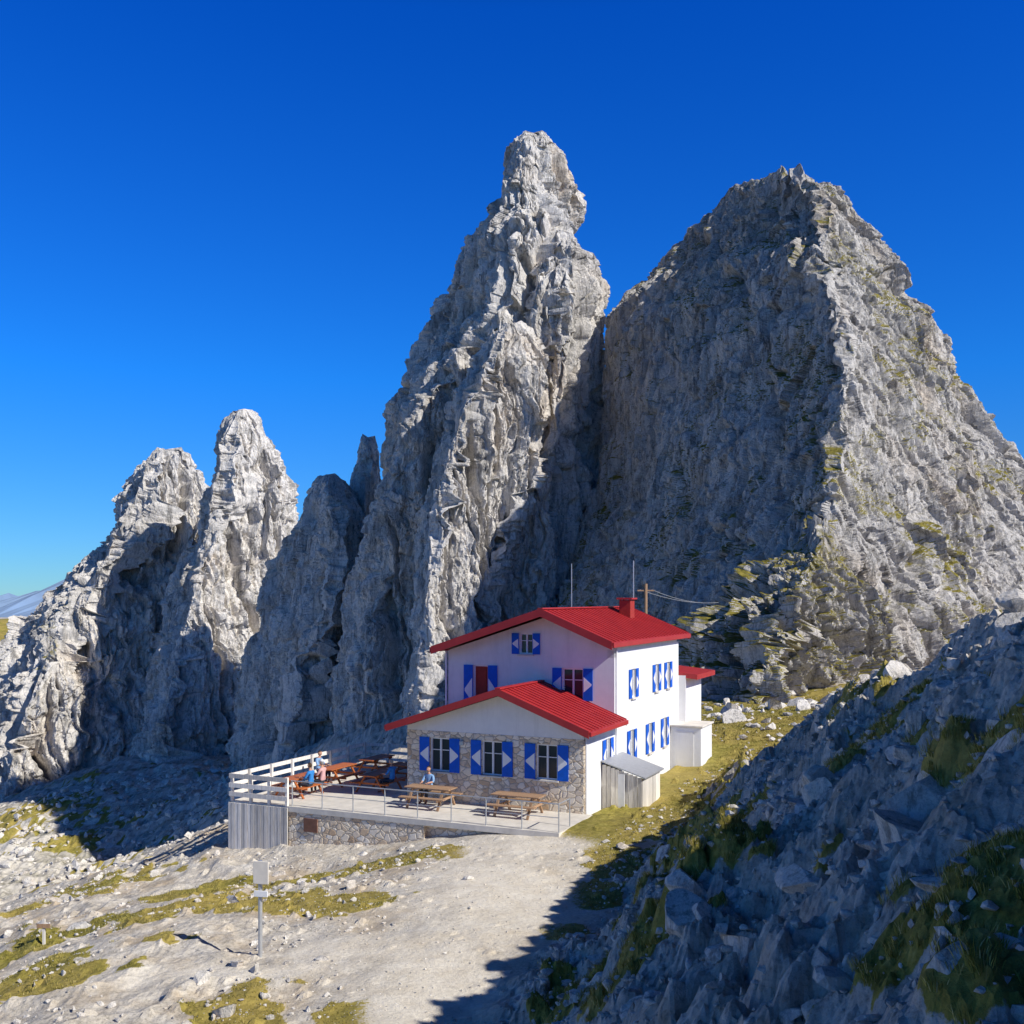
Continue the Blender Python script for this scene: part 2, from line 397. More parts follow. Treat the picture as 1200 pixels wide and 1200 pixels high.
def terrain(x, y, want_mask=False):
    shp = x.shape; x = x.ravel().astype(float); y = y.ravel().astype(float)
    b = RB[-3]+RB[-2]*x+RB[-1]*y
    for i in range(len(CP)): b = b+RB[i]*np.sqrt((x-CP[i, 0])**2+(y-CP[i, 1])**2+9.0)
    r = np.hypot(x, y); far = sstep(650, 1100, r); b = b*(1-far)+(-150)*far
    xw = x+fbm(x/3, y/3, x*0, 3, 3)*1.0
    xc = 8.8+fbm(y/2.5, y*0, y*0, 4, 77, .6)*1.0
    over = np.maximum(xw-xc, 0)
    s = -2.25+0.84*(xw-over)-0.30*over-0.292*y
    s = s+0.50*np.exp(-(((x-3.2)/.7)**2+((y-7.2)/1.1)**2))+0.36*np.exp(-(((x-2.5)/.5)**2+((y-6.0)/.7)**2))+0.25*np.exp(-(((x-2.0)/.4)**2+((y-4.8)/.5)**2))
    s = np.where(y < 0, -2.25+0.84*(xw-over)-0.1*y, s)
    rock = sstep(-0.5, 0.9, s-b)*(1-far)
    base = smax(s, b, 0.7)
    z0 = x*0
    wx = fbm(x/1.0, y/1.0, z0, 4, 4, .6); wy = fbm(x/1.0+7, y/1.0, z0, 4, 6, .6)
    a1, a2, av, ac = worley(x/1.9+wx*.45, y/1.9+wy*.45, z0, 5)
    f1, f2, cv, fc = worley(x/0.8+wx*.5, y/0.8+wy*.5, z0, 15)
    g1, g2, gv, gc = worley(x/0.33+wx*.5, y/0.33+wy*.5, z0, 8)
    k1, k2, kv, kc = worley(x/0.14+wx*.5, y/0.14, z0, 9)
    chunk = sstep(.42, .62, vnoise(x/2.3, y/2.3, z0, 91))
    crest = np.exp(-((xw-xc)/1.0)**2)
    chunk = np.maximum(chunk, crest)
    det = (ridged(x/3.4, y/3.4, z0, 4, 21, .5)-0.5)*0.75+np.minimum(a2-a1, .40)*.85*(.3+.7*chunk)
    det += np.minimum(f2-f1, .28)*.7*(.25+chunk)*(.5+cv)+np.minimum(g2-g1, .28)*.32*(.35+.8*chunk)*(.4+gv)+np.minimum(k2-k1, .3)*.12
    det += fbm(x/.4, y/.4, z0, 5, 26, .65)*0.10-.38
    h = base+det*rock
    pm = blobs(x, y, PATHB)
    pm = pm*(.75+.5*vnoise(x/1.2, y/1.2, z0, 131))
    calm = 1-0.75*np.clip(pm, 0, 1)
    ter = sstep(0.8, 0.0, np.maximum(np.abs((x+2)/9.5), np.abs((y-40)/6.0)))
    ogr = fbm(x/5, y/5, z0, 4, 41)*0.30*(1-ter)+fbm(x/0.7, y/0.7, z0, 3, 44)*0.08+(ridged(x/1.6, y/1.6, z0, 4, 47)-.5)*0.34*sstep(-3, -9, x)
    o1, o2, ov, oc = worley(x/0.5, y/0.5, z0, 61)
    ogr = ogr+np.where(ov > 0.68, np.clip(0.36-o1, 0, .16)*0.8, 0)*calm
    fs = sstep(90, 120, r)*(1-far)
    h = h+(ogr*calm+fbm(x/30, y/30, z0, 3, 48)*0.8*sstep(60, 150, r)+((ridged((x+y*.5)/26, (y-x*.15)/7, z0, 5, 52, .62)-.5)*2.4+fbm(x/3, y/3, z0, 5, 152, .72)*1.3)*fs)*(1-rock)
    h = h+far*fbm(x/900, y/900, z0, 3, 57)*30
    g = blobs(x, y, GR)
    gn = fbm(x/1.1, y/1.1, z0, 4, 71, .6)*0.62+fbm(x/.3, y/.3, z0, 2, 73)*.15+rock*fbm(x/.5, y/.5, z0, 2, 78)*.55+fs*fbm(x/14, y/5, z0, 4, 178, .6)*.7
    gm = sstep(0.40, 0.56, g+gn-0.08*rock)*(1-0.9*np.clip(pm, 0, 1)*(1-rock))
    h = h+gm*rock*.10*(.5+vnoise(x/.25, y/.25, z0, 99))+gm*(1-rock)*.04
    lx = .910*(x-2.595)-.4146*(y-38); ly = .4146*(x-2.595)+.910*(y-38)
    dd = np.maximum(np.maximum(-13.2-lx, lx-0.2), np.maximum(-3.1-ly, ly-13))
    pad = sstep(0.15, -0.5, dd)
    h = h*(1-pad)+np.minimum(h, -8.15)*pad
    if not want_mask: return h.reshape(shp)
    return h.reshape(shp), gm.reshape(shp), (np.clip(pm, 0, 1)*(1-rock)).reshape(shp), rock.reshape(shp)
def axis(lo, hi, knots):
    kp = [k[0] for k in knots]; ks = [k[1] for k in knots]; p = lo; out = [lo]
    while p < hi:
        p += float(np.interp(p, kp, ks)); out.append(p)
    return np.array(out)
ay = axis(-60, 15000, [(-60,3),(-5,1),(1,.3),(3,.035),(9,.04),(16,.06),(22,.085),(45,.19),(80,.6),(130,.6),(200,1.0),(260,3),(700,9),(2000,60),(15000,800)])
ax = axis(-15000, 15000, [(-15000,900),(-2000,90),(-600,12),(-140,1.8),(-100,.5),(-40,.4),(-20,.2),(-8,.1),(-2,.06),(1,.04),(6,.04),(9.5,.06),(12,.15),(25,.35),(60,1.5),(300,8),(2000,90),(15000,900)])
XX, YY = np.meshgrid(ax, ay)
H, GM, PM, RK = terrain(XX, YY, True)
nx, ny = len(ax), len(ay)
i = np.arange(ny-1)[:, None]*nx; j = np.arange(nx-1)[None]
Q = np.stack([i+j, i+j+1, i+nx+j+1, i+nx+j], -1).reshape(-1, 4)
me = fast_mesh('ground', np.stack([XX, YY, H], -1).reshape(-1, 3), Q)
att = me.color_attributes.new('masks', 'FLOAT_COLOR', 'POINT')
att.data.foreach_set('color', np.stack([GM, PM, RK, sstep(75, 110, np.hypot(XX, YY))], -1).astype(np.float32).ravel())

t = NT('ground_mat'); v = t.coord()
at = t.n('ShaderNodeAttribute', attribute_name='masks'); sp = t.n('ShaderNodeSeparateColor'); t.l(at.outputs['Color'], sp.inputs[0])
n1 = t.noise(v, 1.1, 7, 0.72); n2 = t.noise(v, 11, 6, 0.8)
grav = t.ramp(n1, [(0.3, (0.43, 0.38, 0.31)), (0.5, (0.62, 0.56, 0.475)), (0.7, (0.76, 0.705, 0.615))])
grav = t.mix(0.85, grav, t.ramp(n2, [(.35, .42), (.5, 1.0), (.66, 1.15)]), 'MULTIPLY')
dirt = t.ramp(t.noise(v, 0.35, 5, 0.7), [(0.48, 0.0), (0.62, 0.6)]); grav = t.mix(dirt, grav, t.mix(n2, (0.32, 0.23, 0.13), (0.60, 0.45, 0.28)))
scr = t.ramp(t.noise(t.coord((.03, .30, .05)), 1.0, 7, .7, .4), [(.34, (.30, .275, .205)), (.5, (.55, .505, .435)), (.68, (.80, .75, .665))])
scr = t.mix(.85, scr, t.ramp(t.noise(v, .9, 7, .8), [(.38, .45), (.5, 1.0), (.6, 1.12)]), 'MULTIPLY')
grav = t.mix(at.outputs['Alpha'], grav, scr)
path = t.ramp(n1, [(0.3, (0.74, 0.645, 0.51)), (0.6, (0.91, 0.83, 0.70))])
path = t.mix(.55, path, t.ramp(n2, [(.35, .62), (.55, 1.05)]), 'MULTIPLY')
c = t.mix(sp.outputs[1], grav, path)
rk = t.ramp(n1, [(0.3, (0.34, 0.31, 0.27)), (0.55, (0.58, 0.54, 0.48)), (0.8, (0.76, 0.71, 0.63))])
rk = t.mix(0.85, rk, t.ramp(n2, [(0.33, 0.4), (0.5, .95), (.65, 1.15)]), 'MULTIPLY')
rk = t.mix(t.ramp(t.noise(v, .6, 5, .7), [(.52, 0.0), (.62, .55)]), rk, t.mix(n2, (.18, .13, .08), (.48, .38, .26)))
c = t.mix(sp.outputs[2], c, rk)
gr = t.ramp(t.noise(v, 3.0, 5, 0.75), [(0.28, (0.11, 0.10, 0.022)), (0.5, (0.29, 0.25, 0.05)), (0.72, (0.48, 0.39, 0.12))])
gr = t.mix(t.ramp(t.noise(v, 0.25, 3), [(0.40, 0.0), (0.55, 0.6)]), gr, (0.46, 0.34, 0.10))
gr = t.mix(.7, gr, t.ramp(n2, [(.35, .5), (.55, 1.1)]), 'MULTIPLY')
gfac = t.ramp(t.math('ADD', sp.outputs[0], t.math('MULTIPLY', t.math('SUBTRACT', n2, .5), 1.0)), [(0.38, 0.0), (0.5, 1.0)])
c = t.mix(gfac, c, gr)
nb = t.bump(t.noise(v, 8.0, 6, 0.78), 0.7, 0.07)
M_ground = t.done(c, 0.95, nb)
add_obj('ground', me, M_ground)

# ------------------------------------------------------------------ scattered rocks
def ico(sub):
    import bmesh
    bm = bmesh.new(); bmesh.ops.create_icosphere(bm, subdivisions=sub, radius=1)
    v = np.array([p.co[:] for p in bm.verts]); f = np.array([[q.index for q in p.verts] for p in bm.faces]); bm.free()
    return v, f
def rock_variant(sub, seed):
    v, f = ico(sub); r = np.random.default_rng(seed); v = v.copy()
    for _ in range(12):
        n = r.normal(size=3); n /= np.linalg.norm(n); c = r.uniform(0.30, 0.7); d = v@n
        v -= np.outer(np.clip(d-c, 0, None), n)
    v *= (1+0.14*fbm(v[:, 0]*2+seed, v[:, 1]*2, v[:, 2]*2, 4, seed, .65))[:, None]
    v *= r.uniform(0.6, 1.2, size=3)
    return v, f
VS = [rock_variant(2, i) for i in range(10)]; VT = [rock_variant(1, 20+i) for i in range(10)]; VL = [rock_variant(4, 40+i) for i in range(8)]
def scatter(name, pts, sizes, variants, mat, sink=0.3):
    z = terrain(pts[:, 0], pts[:, 1]); V = []; T = []; k = 0
    for p, zz, s in zip(pts, z, sizes):
        v, f = variants[rng.integers(len(variants))]; a = rng.uniform(0, 6.28)
        R = np.array([[math.cos(a), -math.sin(a), 0], [math.sin(a), math.cos(a), 0], [0, 0, 1]])
        w = (v*s*np.array([1, rng.uniform(.7, 1.2), rng.uniform(.45, .9)]))@R.T+np.array([p[0], p[1], zz+s*(0.5-sink)*.6])
        V.append(w); T.append(f+k); k += len(v)
    return add_obj(name, fast_mesh(name, np.vstack(V), None, np.vstack(T)), mat)
M_stone = rock_mat('loose_stone', 7.0, 0.80, lines=.25)
def in_hut(p):
    lx = .910*(p[:, 0]-2.595)-.4146*(p[:, 1]-38); ly = .4146*(p[:, 0]-2.595)+.910*(p[:, 1]-38)
    return (lx > -14) & (lx < 1.9) & (ly > -3.9) & (ly < 16)
def pick(n, x0, x1, y0, y1, smin, smax, pw=3.0, keep=None):
    p = np.c_[rng.uniform(x0, x1, n), rng.uniform(y0, y1, n)]; s = smin+(smax-smin)*rng.random(n)**pw
    m = ~in_hut(p)
    if keep is not None: m &= keep(p)
    return p[m], s[m]
def cl(p):
    n = fbm(p[:, 0]/2.5, p[:, 1]/2.5, p[:, 0]*0, 3, 140); pm = blobs(p[:, 0], p[:, 1], PATHB)
    return (n > -0.12) & ((pm < 0.4) | (rng.random(len(p)) < .10))
P1 = pick(15000, -22, 9, 19, 48, 0.02, 0.15, 4, cl); P6 = pick(3500, -6, 5, 19, 36, 0.012, 0.06, 4)
P2 = pick(20000, -3, 9.5, 3.0, 32, 0.012, 0.11, 3, lambda p: terrain(p[:, 0], p[:, 1]) > -7.9)
P3 = pick(1200, -40, -10, 40, 75, 0.06, 0.4, 4); P4 = pick(700, 6, 26, 44, 74, 0.08, 0.45, 3)
P5 = pick(2500, -100, -30, 140, 200, 0.2, 1.4, 4)
PM_ = pick(2000, -3, 9.8, 3.5, 32, 0.07, 0.26, 2.4, lambda p: terrain(p[:, 0], p[:, 1]) > -7.9)
scatter('gravel_stones', np.vstack([P1[0], P2[0], P3[0], P4[0], P5[0], P6[0]]), np.r_[P1[1], P2[1], P3[1], P4[1], P5[1], P6[1]], VT, M_stone)
scatter('loose_stones', PM_[0], PM_[1], VS, M_stone)
B1 = pick(150, -20, -3.5, 19, 40, 0.15, 0.6, 2.5, cl); B2 = pick(190, 1, 9.6, 9, 34, 0.2, 0.8, 2.2, lambda p: terrain(p[:, 0], p[:, 1]) > -7.9)
B4 = pick(30, 1.2, 4.5, 4.5, 9, 0.10, 0.28, 1.5, lambda p: p[:, 0] > .25*p[:, 1])
B3 = pick(60, 12, 28, 56, 76, 0.3, 1.5, 2)
scatter('boulders', np.vstack([B1[0], B2[0], B3[0], B4[0], [[-6.3, 24.0], [-5.8, 23.6], [-1.2, 30.5], [8.6, 17.6]]]),
        np.r_[B1[1], B2[1], B3[1], B4[1], .32, .28, .3, .6], VL, M_stone, 0.55)

# ------------------------------------------------------------------ grass
def grass_mat(name, cs):
    t = NT(name); oi = t.n('ShaderNodeNewGeometry')
    return t.done(t.ramp(oi.outputs['Random Per Island'], cs), 0.8)
M_grass = grass_mat('grass_blades', [(0.0, (0.10, 0.10, 0.02)), (0.5, (0.28, 0.245, 0.05)), (0.85, (0.50, 0.40, 0.11)), (1.0, (0.64, 0.53, 0.25))])
M_tuft = grass_mat('tuft_blades', [(0.0, (0.11, 0.11, 0.018)), (0.5, (0.31, 0.27, 0.045)), (0.8, (0.55, 0.44, 0.10)), (1.0, (0.70, 0.58, 0.30))])
def grass(name, pts, nbl, hgt, spread, wid, mat=None):
    z = terrain(pts[:, 0], pts[:, 1]); n = len(pts)
    P = np.repeat(np.c_[pts, z], nbl, 0); m = len(P); hs = np.repeat(hgt if np.ndim(hgt) else np.full(n, hgt), nbl)
    sp = hs*spread
    a = rng.uniform(0, 6.28, m); r = np.sqrt(rng.random(m))*sp
    base = P+np.c_[np.cos(a)*r, np.sin(a)*r, -hs*0.25-0.25*r]
    b2 = a+rng.normal(0, .6, m); lean = rng.uniform(.15, .75, m)
    hh = hs*rng.uniform(.6, 1.15, m)
    tip = base+np.c_[np.cos(b2)*lean*hh, np.sin(b2)*lean*hh, hh]
    mid = base*0.45+tip*0.55+np.c_[np.zeros(m), np.zeros(m), hh*.12]
    sd = np.c_[-np.sin(b2+.7), np.cos(b2+.7), np.zeros(m)]*wid
    V = np.stack([base-sd, base+sd, mid+sd*.8, mid-sd*.8, tip], 1).reshape(-1, 3); k = np.arange(m)[:, None]*5
    return add_obj(name, fast_mesh(name, V, k+np.array([[0, 1, 2, 3]]), k+np.array([[3, 2, 4]])), mat or M_grass)
def grass_pts(n, x0, x1, y0, y1, thr=.55):
    p = np.c_[rng.uniform(x0, x1, n), rng.uniform(y0, y1, n)]
    _, g, _, _ = terrain(p[:, 0], p[:, 1], True)
    return p[(g > thr) & ~in_hut(p)]
gp = grass_pts(30000, -20, 9, 18, 48); grass('alpine_grass', gp, 8, rng.uniform(.05, .11, len(gp)), 1.2, .007)
gp = grass_pts(14000, 5, 28, 46, 72); grass('meadow_grass', gp, 6, rng.uniform(.08, .15, len(gp)), 1.4, .014)
gp = grass_pts(9500, 1, 8, 3.5, 22, .5); grass('grass_tufts', gp, 40, rng.uniform(.05, .13, len(gp)), .8, .0026, M_tuft)

# ------------------------------------------------------------------ distant hills
xs = np.linspace(-9000, 9000, 500); prof = -40+ridged(xs/1500, xs*0, xs*0, 5, 200)*330-60
rowsY = [8000, 8600, 9300, 10500]; V = []
for q, yy in enumerate(rowsY):
    f = [0, .45, 1, 0][q]
    for a, b in zip(xs, prof): V.append((a+40*math.sin(a*.01+q), yy+200*math.sin(a*.002), -150+(b+150)*f+(random.uniform(-25, 25) if 0 < q < 3 else 0)))
V = np.array(V); i = np.arange(3)[:, None]*500; j = np.arange(499)[None]
Q = np.stack([i+j, i+j+1, i+500+j+1, i+500+j], -1).reshape(-1, 4)
add_obj('distant_hills', fast_mesh('distant_hills', V, Q), plain('distant_hills_haze_mat', (0.20, 0.29, 0.43), 1, .15, .002))  # aerial haze is painted into the blue-grey base colour

# ------------------------------------------------------------------ mountain hut
HUT = (2.595, 38.0, -7.88); HRZ = math.radians(-24.49)
def place(e): e.location = HUT; e.rotation_euler = (0, 0, HRZ)
def l2w(x, y, z=0):
    c, s = math.cos(HRZ), math.sin(HRZ)
    return Vector((HUT[0]+c*x-s*y, HUT[1]+s*x+c*y, HUT[2]+z))
hut = empty('mountain_hut'); place(hut)
t = NT('white_render'); v = t.coord()
c = t.ramp(t.noise(v, 1.2, 5, .7), [(0.3, (0.78, 0.77, 0.755)), (0.7, (0.87, 0.86, 0.84))])
dr = t.ramp(t.noise(t.coord((1, 1, .12)), 2.5, 4, .7), [(0.32, .84), (0.5, 1.0)]); c = t.mix(.5, c, dr, 'MULTIPLY')
M_white = t.done(c, .9, t.bump(t.noise(v, 30, 4), .25, .02))
t = NT('red_sheet_metal'); v = t.coord()
c = t.ramp(t.noise(v, 1.5, 5, .7), [(0.3, (0.36, 0.022, 0.024)), (0.7, (0.47, 0.034, 0.034))])
t.b.inputs['Specular IOR Level'].default_value = .4
M_red = t.done(c, .45, t.bump(t.noise(v, 3, 3), .1, .02))
t = NT('stone_masonry'); v = t.coord((1, 1, 1.35))
wv = t.n('ShaderNodeVectorMath', operation='ADD'); nz = t.n('ShaderNodeTexNoise'); nz.inputs['Scale'].default_value = 3; t.l(v, nz.inputs['Vector'])
sc = t.n('ShaderNodeVectorMath', operation='SCALE'); sc.inputs['Scale'].default_value = .22; t.l(nz.outputs['Color'], sc.inputs[0])
t.l(v, wv.inputs[0]); t.l(sc.outputs[0], wv.inputs[1]); vv = wv.outputs[0]
cell = t.vor(vv, 3.6, 'F1', 'Color'); sepc = t.n('ShaderNodeSeparateColor'); t.l(cell, sepc.inputs[0])
c = t.ramp(sepc.outputs[0], [(0.0, (0.62, 0.44, 0.28)), (0.35, (0.90, 0.76, 0.57)), (0.7, (0.94, 0.86, 0.73)), (1.0, (0.74, 0.59, 0.43))])
c = t.mix(.5, c, t.ramp(t.noise(v, 12, 5, .7), [(.3, .7), (.7, 1.05)]), 'MULTIPLY')
ed = t.vor(vv, 3.6, 'DISTANCE_TO_EDGE'); mo = t.ramp(ed, [(.02, 1.0), (.07, 0.0)])
c = t.mix(mo, c, (0.46, 0.39, 0.31))
M_stonewall = t.done(c, .92, t.bump(t.ramp(ed, [(0, 0.0), (.15, 1.0)]), .6, .04))
M_blue = plain('blue_paint', (0.006, 0.11, 0.60), .5, .12)
M_wht = plain('white_paint', (0.82, 0.82, 0.82), .5, .04)
M_dark = plain('soffit_wood', (0.20, 0.10, 0.07), .8, .2)
t = NT('window_glass'); M_glass = t.done((0.03, 0.035, 0.045), .08); t.b.inputs['Specular IOR Level'].default_value = .6
def wood(name, col, rough=.75, isl=.25):
    t = NT(name); v = t.coord((1, 1, 1)); g = t.noise(t.coord((14, 14, 1.2)), 1.5, 5, .7)
    c = t.ramp(g, [(.3, tuple(x*.7 for x in col)), (.7, tuple(min(1, x*1.2) for x in col))])
    ge = t.n('ShaderNodeNewGeometry'); c = t.mix(1.0, c, t.ramp(ge.outputs['Random Per Island'], [(0, 1-isl), (1, 1+isl*.4)]), 'MULTIPLY')
    return t.done(c, rough, t.bump(g, .3, .01))
M_greywood = wood('weathered_wood', (0.84, 0.78, 0.70), .8, .35); M_orange = wood('varnished_wood', (0.50, 0.15, 0.045), .5); M_brown = wood('bench_wood', (0.40, 0.25, 0.15))
M_conc = plain('concrete', (0.70, 0.65, 0.57), .9, .14, 2, 0, .3)
M_metal = plain('galvanised_metal', (0.50, 0.51, 0.52), .45, .1, 8, .5)
M_doorred = plain('door_red', (0.36, 0.04, 0.03), .55, .15)
M_int = plain('interior_dark_fill', (0.05, 0.045, 0.04), .9, .2)  # near-black colour of the solid blocks that stand in for dark rooms

Wd = -7.35; S0 = 3.41; S1 = 12.69
zr = lambda x: (4.5-(abs(x+3.07))*(.37 if x > -3.07 else .327))-0.22
def prism(name, prof, y0, y1, mat, parent=hut):
    n = len(prof); V = [(x, y0, z) for x, z in prof]+[(x, y1, z) for x, z in prof]
    Fc = [tuple(range(n)), tuple(range(2*n-1, n-1, -1))]+[(i, n+i, n+(i+1) % n, (i+1) % n) for i in range(n)]
    return poly_obj(name, V, Fc, mat, parent)
def wall_with_holes(name, x0, x1, z0, z1, holes, y, th, mat, axis='x'):
    xs = sorted({x0, x1, *[h[0] for h in holes], *[h[1] for h in holes]}); B = []
    zs = sorted({z0, z1, *[h[2] for h in holes], *[h[3] for h in holes]})
    for a, b in zip(xs, xs[1:]):
        run = None
        for c, d in zip(zs, zs[1:]):
            m = ((a+b)/2, (c+d)/2); hole = any(h[0] < m[0] < h[1] and h[2] < m[1] < h[3] for h in holes)
            if not hole: run = (run[0], d) if run else (c, d)
            if hole or d == zs[-1]:
                if run:
                    B.append((a, b, y, y+th, run[0], run[1]) if axis == 'x' else (y, y+th, a, b, run[0], run[1]))
                run = None
    V = []; Fc = []
    for b in B:
        v, f = box_data(*b); k = len(V); V += v; Fc += [tuple(i+k for i in q) for q in f]
    return poly_obj(name, V, Fc, mat, hut)
LW = [-5.91, -3.68, -1.45]; lowH = [(c-.43, c+.43, 1.17, 2.47) for c in LW]
wall_with_holes('stone_front_wall', Wd, 0, -1.6, 2.72, lowH, 0, .3, M_stonewall)
prism('front_gable_wall', [(Wd, 2.721), (0, 2.721), (0, zr(0)), (-3.07, zr(-3.07)), (Wd, zr(Wd))], .01, .29, M_white)
RWL = [2.6, 5.57, 8.1, 10.35]; RWU = [5.8, 9.1, 10.9]
lowS = [(c-.27, c+.27, 1.17, 2.44) for c in RWL]; upS = [(c-.27, c+.27, 3.75, 4.93) for c in RWU]
wall_with_holes('side_wall_front', .302, S0-.002, -1.2, zr(0)-.02, [h for h in lowS if h[0] < 3], -.302, .3, M_white, 'y')
wall_with_holes('side_wall', S0, S1, -1.2, 5.80, [h for h in lowS if h[0] > 3.2]+upS, -.3, .3, M_white, 'y')
box('front_room_left_wall', hut, Wd, Wd+.3, .302, S0-.002, -1.6, zr(Wd)-.02, M_white)
zu = lambda x: (7.41-(abs(x+2.73))*(.42 if x > -2.73 else .32))-.27
upH = [(-6.17, -5.49, 3.0, 5.07), (-2.2, -1.30, 3.78, 5.05), (-4.07, -3.48, 5.57, 6.42)]
wall_with_holes('upper_front_wall', Wd, -.302, -1.0, 5.5, upH[:2], S0, .3, M_white)
prism('gable_wall_left', [(Wd, 5.501), (-4.07, 5.501), (-4.07, zu(-4.07)), (Wd, zu(Wd))], S0, S0+.3, M_white)
prism('gable_wall_mid', [(-4.069, 6.42), (-3.481, 6.42), (-3.481, zu(-3.48)), (-4.069, zu(-4.07))], S0, S0+.3, M_white)
prism('gable_wall_right', [(-3.48, 5.501), (0, 5.501), (0, zu(0)), (-2.73, zu(-2.73)), (-3.48, zu(-3.48))], S0, S0+.3, M_white)
box('gable_sill_wall', hut, -4.069, -3.481, S0, S0+.3, 5.501, 5.57, M_white)
prism('back_wall', [(Wd, -1.5), (-.302, -1.5), (-.302, zu(-.3)), (-2.73, zu(-2.73)), (Wd, zu(Wd))], S1-.3, S1-.002, M_white)
box('left_wall', hut, Wd, Wd+.3, S0+.302, S1-.302, -1.5, zu(Wd)-.02, M_white)
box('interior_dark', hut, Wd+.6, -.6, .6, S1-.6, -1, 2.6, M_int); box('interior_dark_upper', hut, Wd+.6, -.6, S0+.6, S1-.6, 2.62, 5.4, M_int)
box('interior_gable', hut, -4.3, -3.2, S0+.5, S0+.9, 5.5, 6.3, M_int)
prism('eave_wall', [(-.3, 5.801), (-.001, 5.801), (-.001, zu(0)-.0), (-.3, zu(-.3))], S0+.302, S1-.302, M_white)

def gable_roof(name, xr, zr_, xR, zR, xL, zL, y0, y1, th, rib):
    for nm, xe, ze in (('right', xR, zR), ('left', xL, zL)):
        V = [(xr, y0, zr_), (xe, y0, ze), (xe, y1, ze), (xr, y1, zr_), (xr, y0+.04, zr_-th*.5), (xe, y0+.04, ze-th*.5), (xe, y1, ze-th*.5), (xr, y1, zr_-th*.5)]
        Fc = [(0, 1, 2, 3), (7, 6, 5, 4), (0, 4, 5, 1), (1, 5, 6, 2), (2, 6, 7, 3), (3, 7, 4, 0)]
        if nm == 'left': Fc = [tuple(reversed(q)) for q in Fc]
        poly_obj(f'{name}_{nm}_slope', V, Fc, M_red, hut)
        V2 = [(x, y, z-th*.5-.012) for x, y, z in (V[0], V[1], V[2], V[3])]; V2 = [(x, y+(.06 if i < 2 else -.06), z) for i, (x, y, z) in enumerate(V2)]
        poly_obj(f'{name}_{nm}_soffit', V2, [(3, 2, 1, 0)], M_dark, hut)
        for yy, s in ((y0-.03, 1), (y1+.03, -1)):
            a = yy; b = yy+.03*s*.98
            V3 = [(xr, a, zr_+.03), (xe, a, ze+.03), (xe, a, ze-th-.02), (xr, a, zr_-th-.02), (xr, b, zr_+.03), (xe, b, ze+.03), (xe, b, ze-th-.02), (xr, b, zr_-th-.02)]
            poly_obj(f'{name}_{nm}_barge_board', V3, [(0, 1, 2, 3), (7, 6, 5, 4), (0, 4, 5, 1), (1, 5, 6, 2), (2, 6, 7, 3), (3, 7, 4, 0)], M_red, hut)
        sg = 1 if xe > xr else -1
        box(f'{name}_{nm}_gutter', hut, xe+.002*sg, xe+.09*sg, y0, y1, ze-th*.8, ze-.01, M_red, .015)
        parts = []
        n = int((y1-y0)/rib)
        for q in range(1, n):
            yy = y0+(y1-y0)*q/n; parts.append(beam((xr, yy, zr_+.012), (xe, yy, ze+.012), .035, .045))
        multi(f'{name}_{nm}_seams', hut, parts, M_red)
    multi(f'{name}_ridge_cap', hut, [beam((xr, y0-.03, zr_+.03), (xr, y1+.03, zr_+.03), .22, .05)], M_red)
gable_roof('upper_roof', -2.73, 7.41, .25, 6.16, -7.62, 5.83, S0-1.0, S1+1.0, .27, .45)
gable_roof('lower_roof', -3.07, 4.50, .5, 3.12, -7.84, 2.95, -.8, S0-.01, .22, .33)

def shutter(px_, z0, z1, w, plane, ori, flip):
    import bmesh
    def P(a, d, z): return (a, plane-d, z) if ori == 'x' else (plane+d, a, z)
    a0, a1 = px_, px_+w
    def slab(pts, d0, d1, nm, mat):
        n = len(pts); V = [P(a, d0, z) for a, z in pts]+[P(a, d1, z) for a, z in pts]
        Fc = [tuple(range(n)), tuple(range(2*n-1, n-1, -1))]+[(i, n+i, n+(i+1) % n, (i+1) % n) for i in range(n)]
        o = poly_obj(nm, V, Fc, mat, hut); bm = bmesh.new(); bm.from_mesh(o.data); bmesh.ops.recalc_face_normals(bm, faces=bm.faces); bm.to_mesh(o.data); bm.free()
    slab([(a0, z0), (a1, z0), (a1, z1), (a0, z1)], .02, .05, 'shutter', M_blue)
    m = (z0+z1)/2; g = .24*(z1-z0); e = .025
    if flip: slab([(a0+e, m-g), (a0+w*.88, m-g*.10), (a0+w*.88, m+g*.10), (a0+e, m+g)], .05, .056, 'shutter_white_panel', M_wht)
    else: slab([(a1-e, m-g), (a1-w*.88, m-g*.10), (a1-w*.88, m+g*.10), (a1-e, m+g)], .05, .056, 'shutter_white_panel', M_wht)
